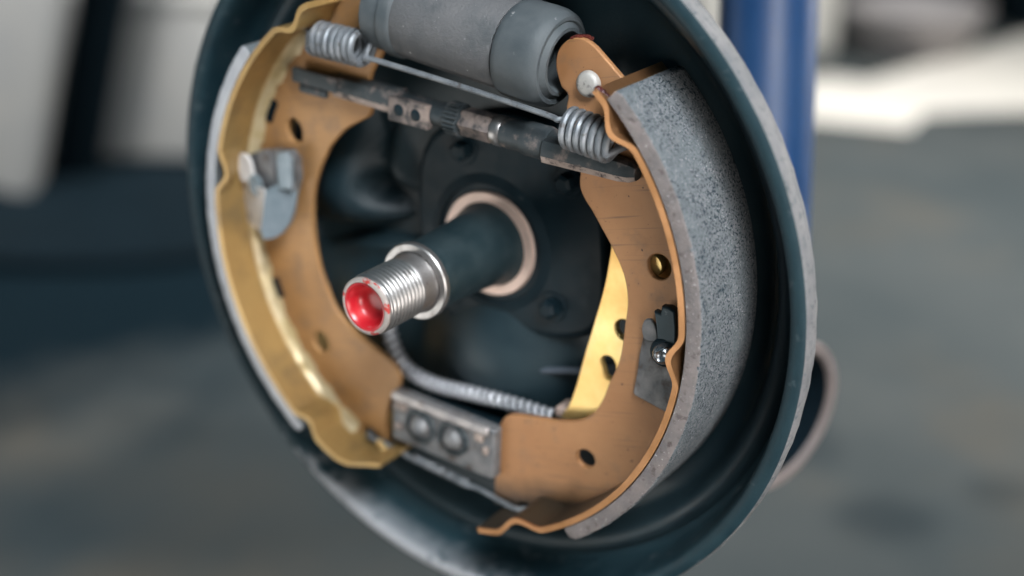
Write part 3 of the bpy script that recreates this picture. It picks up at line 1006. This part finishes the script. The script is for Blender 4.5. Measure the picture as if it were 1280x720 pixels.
hr_.part('pin_seat', lathe([(.033, -.02), (.046, -.016), (.048, -.004), (.043, .004), (.034, .006)], (.790, -.284, WZ0 + .062), (.25, .05, 1), 32), M_black, parent=o)

hl_ = Thing('hold_down_clip', 'folded silver spring clip with three lobes on the left shoe', 'retaining clip', (-.75, .2, -.16), 'shoe hold-down clips')
M_clip = mat('lit_zinc_clip', (.78, .75, .73), (.66, .64, .63), .42, .25, 120, bump=.3, bscale=400, third=(.20, .17, .15), tscale=170, tlo=.58, thi=.72)  # lit faces of the folded clip, painted pale
M_clip2 = mat('shaded_zinc_clip', (.27, .32, .36), (.19, .24, .27), .42, .45, 120, bump=.3, bscale=400)  # shaded faces of the same clip, painted darker


def folded(outline, zfun, th=.014):
    bm = bmesh.new()
    a = [bm.verts.new((x, y, zfun(x, y))) for x, y in outline]
    b = [bm.verts.new((x, y, zfun(x, y) - th)) for x, y in outline]
    bm.faces.new(a); bm.faces.new(b[::-1])
    n = len(a)
    for i in range(n):
        bm.faces.new((a[i], b[i], b[(i + 1) % n], a[(i + 1) % n]))
    bmesh.ops.triangulate(bm, faces=[f for f in bm.faces if len(f.verts) > 4])
    return bm


fold = lambda x, y: -.07 - .55 * abs((x + .755) * .97 + (y - .21) * -.25)
hl_.part('clip_plate', folded(round_poly([(-.892, .350), (-.83, .345), (-.80, .315), (-.741, .300), (-.741, .287), (-.798, .127), (-.844, .138), (-.947, .18)], 1), lambda x, y: -.100 + .30 * (x + .82)), M_clip)
hl_.part('clip_plate', folded(round_poly([(-.741, .300), (-.70, .312), (-.64, .315), (-.636, .30), (-.679, .178), (-.734, .124), (-.796, .124), (-.743, .285)], 1), lambda x, y: -.078 - .6 * (x + .745)), M_clip2)
hl_.part('lobe', folded([(-.868, .34), (-.858, .415), (-.835, .436), (-.808, .430), (-.797, .405), (-.80, .32)], lambda x, y: -.094), M_clip)
hl_.part('lobe', folded([(-.785, .30), (-.782, .415), (-.760, .438), (-.725, .437), (-.712, .41), (-.722, .29)], lambda x, y: -.122), M_steel_d)
hl_.part('lobe', folded([(-.690, .30), (-.664, .400), (-.648, .424), (-.610, .428), (-.592, .40), (-.625, .295)], lambda x, y: -.100), M_clip2)
hl_.part('saddle', folded(round_poly([(-.865, .42), (-.72, .435), (-.595, .42), (-.62, .30), (-.70, .24), (-.85, .30)], 1), lambda x, y: -.132, .03), M_steel_d)
hl_.part('tongue', folded(round_poly([(-.825, .345), (-.79, .36), (-.765, .33), (-.785, .27), (-.83, .29)], 1), lambda x, y: -.092), M_clip2)

# ------------------------------------------------------------------ behind the plate
sk = Thing('shock_absorber', 'blue enamelled shock absorber tube behind the brake', 'shock absorber', (.2448, -.332, -1.889))
s0 = Vector((.2443, -.332, -1.889)); s1 = Vector((.42, .80, -1.98))
sk.part('tube', lathe([(0, -.2), (.16, -.2), (.19, -.17), (.195, 0), (.199, .6), (.203, 2.6), (0, 2.6)], s0, (s1 - s0), 64), M_blue)
sk.part('eye', lathe([(.06, -.12), (.11, -.12), (.12, -.1), (.12, .1), (.11, .12), (.06, .12)], s0 - (s1 - s0).normalized() * .3, (1, 0, 0), 40, closed=True), M_black)

bu = Thing('bush_sleeve', 'open steel bush sleeve with a pale rim poking out behind the backing plate', 'bush', (.54, -.99, -1.24))
bax = Vector((.928, -.279, .248)).normalized(); bc = Vector((.538, -.991, -1.235))
bu.part('sleeve', lathe([(.266, -.42), (.302, -.42), (.312, -.03), (.320, 0), (.314, .012), (.276, .012), (.268, .002), (.266, -.01)], bc, bax, 72, closed=True), [M_pink])
bu.part('shaded_liner', lathe([(.2655, -.004), (.258, -.02), (.255, -.12), (.255, -.35), (.10, -.38), (0, -.38)], bc, bax, 72), M_void)  # liner blackened to paint in the shade inside the sleeve



# ------------------------------------------------------------------ things on the floor behind
def wthing(name, label, cat, pos, group=None):
    return Thing(name, label, cat, pos, group, world=True)


def standing_box(name, label, cat, m, foot, w, dpt, h, yaw=35.1, bev=.02, lid=None, group=None):
    t = wthing(name, label, cat, foot, group)
    a = math.radians(yaw)
    ax = (Vector((math.cos(a), math.sin(a), 0)), Vector((-math.sin(a), math.cos(a), 0)), UP)
    c = Vector(foot) + ax[1] * (dpt / 2) + UP * (h / 2)
    t.part('body', box(c, (w, dpt, h), ax, bev, seg=3), m)
    return t, ax


mt = wthing('shade_sheet', 'black sheet standing in for the shade on the floor at left of the brake', 'shade sheet', (-1.3, .8, 0))
out = round_poly([(-1.42, .62), (-1.20, .76), (-1.10, .86), (-1.08, .96), (-1.40, 1.17), (-1.9, 1.10), (-2.0, .80)], 2)
mt.part('sheet', prism([(x, y) for x, y in out], .001, .021, .004), M_void)  # flat black sheet put where the floor is only in shade

t, ax = standing_box('storage_crate', 'pale grey crate standing on the far edge of the shade sheet', 'crate', M_pale, (-1.49, 1.07, .022), .34, .25, .27, 33)
t.part('rib', box(Vector((-1.49, 1.07, .16)) - ax[0] * .06 - ax[1] * .006, (.05, .012, .22), ax, .004), M_pale)
t.part('rim', box(Vector((-1.49, 1.07, .283)) + ax[1] * .125, (.35, .26, .02), ax, .006), M_pale)
top = Vector((-1.49, 1.07, .294)) + ax[1] * .1
for s, w_, nm in ((-.10, .085, 'small black box at the left on the pale crate'), (.075, .12, 'wider black box at the right on the pale crate')):
    b_ = wthing('black_box', nm, 'box', top + ax[0] * s, 'black boxes on the crate')
    b_.part('body', box(top + ax[0] * s + UP * .06, (w_, .12, .12), ax, .01), M_void)
    b_.part('lid', box(top + ax[0] * s + UP * .127, (w_ + .008, .128, .014), ax, .004), M_void)

# panel leaning beside the crate
pn = wthing('leaning_panel', 'pale grey metal panel leaning at the left edge of the picture', 'panel', (-1.49, .893, 0))
a = math.radians(35.1)
axr = Vector((math.cos(a), math.sin(a), 0)); axh = Vector((-math.sin(a), math.cos(a), 0))
c0 = Vector((-1.49, .893, 0))
tilt = math.radians(15.5)
pr_ = (axr * math.cos(tilt) - UP * math.sin(tilt)); pu = (UP * math.cos(tilt) + axr * math.sin(tilt))
pn.part('sheet', box(c0 + pu * .30 - pr_ * .22, (.44, .58, .03), (pr_, pu, pr_.cross(pu)), .012, seg=3), M_pale)
pn.part('flange', box(c0 + pu * .30 - pr_ * .012 + axh * .03, (.02, .56, .05), (pr_, pu, pr_.cross(pu)), .006), M_pale)
br = wthing('dark_bar', 'dark slanted bar standing between the leaning panel and the crate', 'bar', c0 + axh * .08)
br.part('bar', box(c0 + axh * .09 + pu * .30 + pr_ * .035, (.075, .62, .04), (pr_, pu, pr_.cross(pu)), .012), M_void)
br.part('foot', box(c0 + axh * .09 + UP * .014 + pr_ * .035, (.14, .10, .024), (axr, axh, UP), .008), M_void)

t, ax = standing_box('white_canister', 'white canister standing on the floor behind the blue tube', 'canister', M_white, (-.98, 2.38, 0), .30, .2, .42, 35)
t.part('lid', box(Vector((-.98, 2.38, .43)) + ax[1] * .1, (.31, .21, .03), ax, .01), M_white)
bn = wthing('metal_basin', 'grey round metal basin lying on the floor at upper right', 'basin', (-.75, 2.62, 0))
bn.part('bowl', lathe([(0, .0), (.10, .002), (.12, .015), (.148, .085), (.155, .09), (.156, .097), (.148, .097), (.14, .088), (.115, .03), (0, .024)], (-.75, 2.62, .001), (0, 0, 1), 64), M_basin)
bn.part('lid', lathe([(0, .118), (.04, .117), (.12, .105), (.143, .099), (.143, .095), (0, .095)], (-.75, 2.62, .001), (0, 0, 1), 64), M_basin)
t, ax = standing_box('dark_crate', 'dark crate at the far upper right corner', 'crate', M_void, (-.42, 3.05, 0), .5, .3, .3, 35)
t.part('rim', box(Vector((-.42, 3.05, .31)) + ax[1] * .15, (.52, .32, .03), ax, .008), M_void)
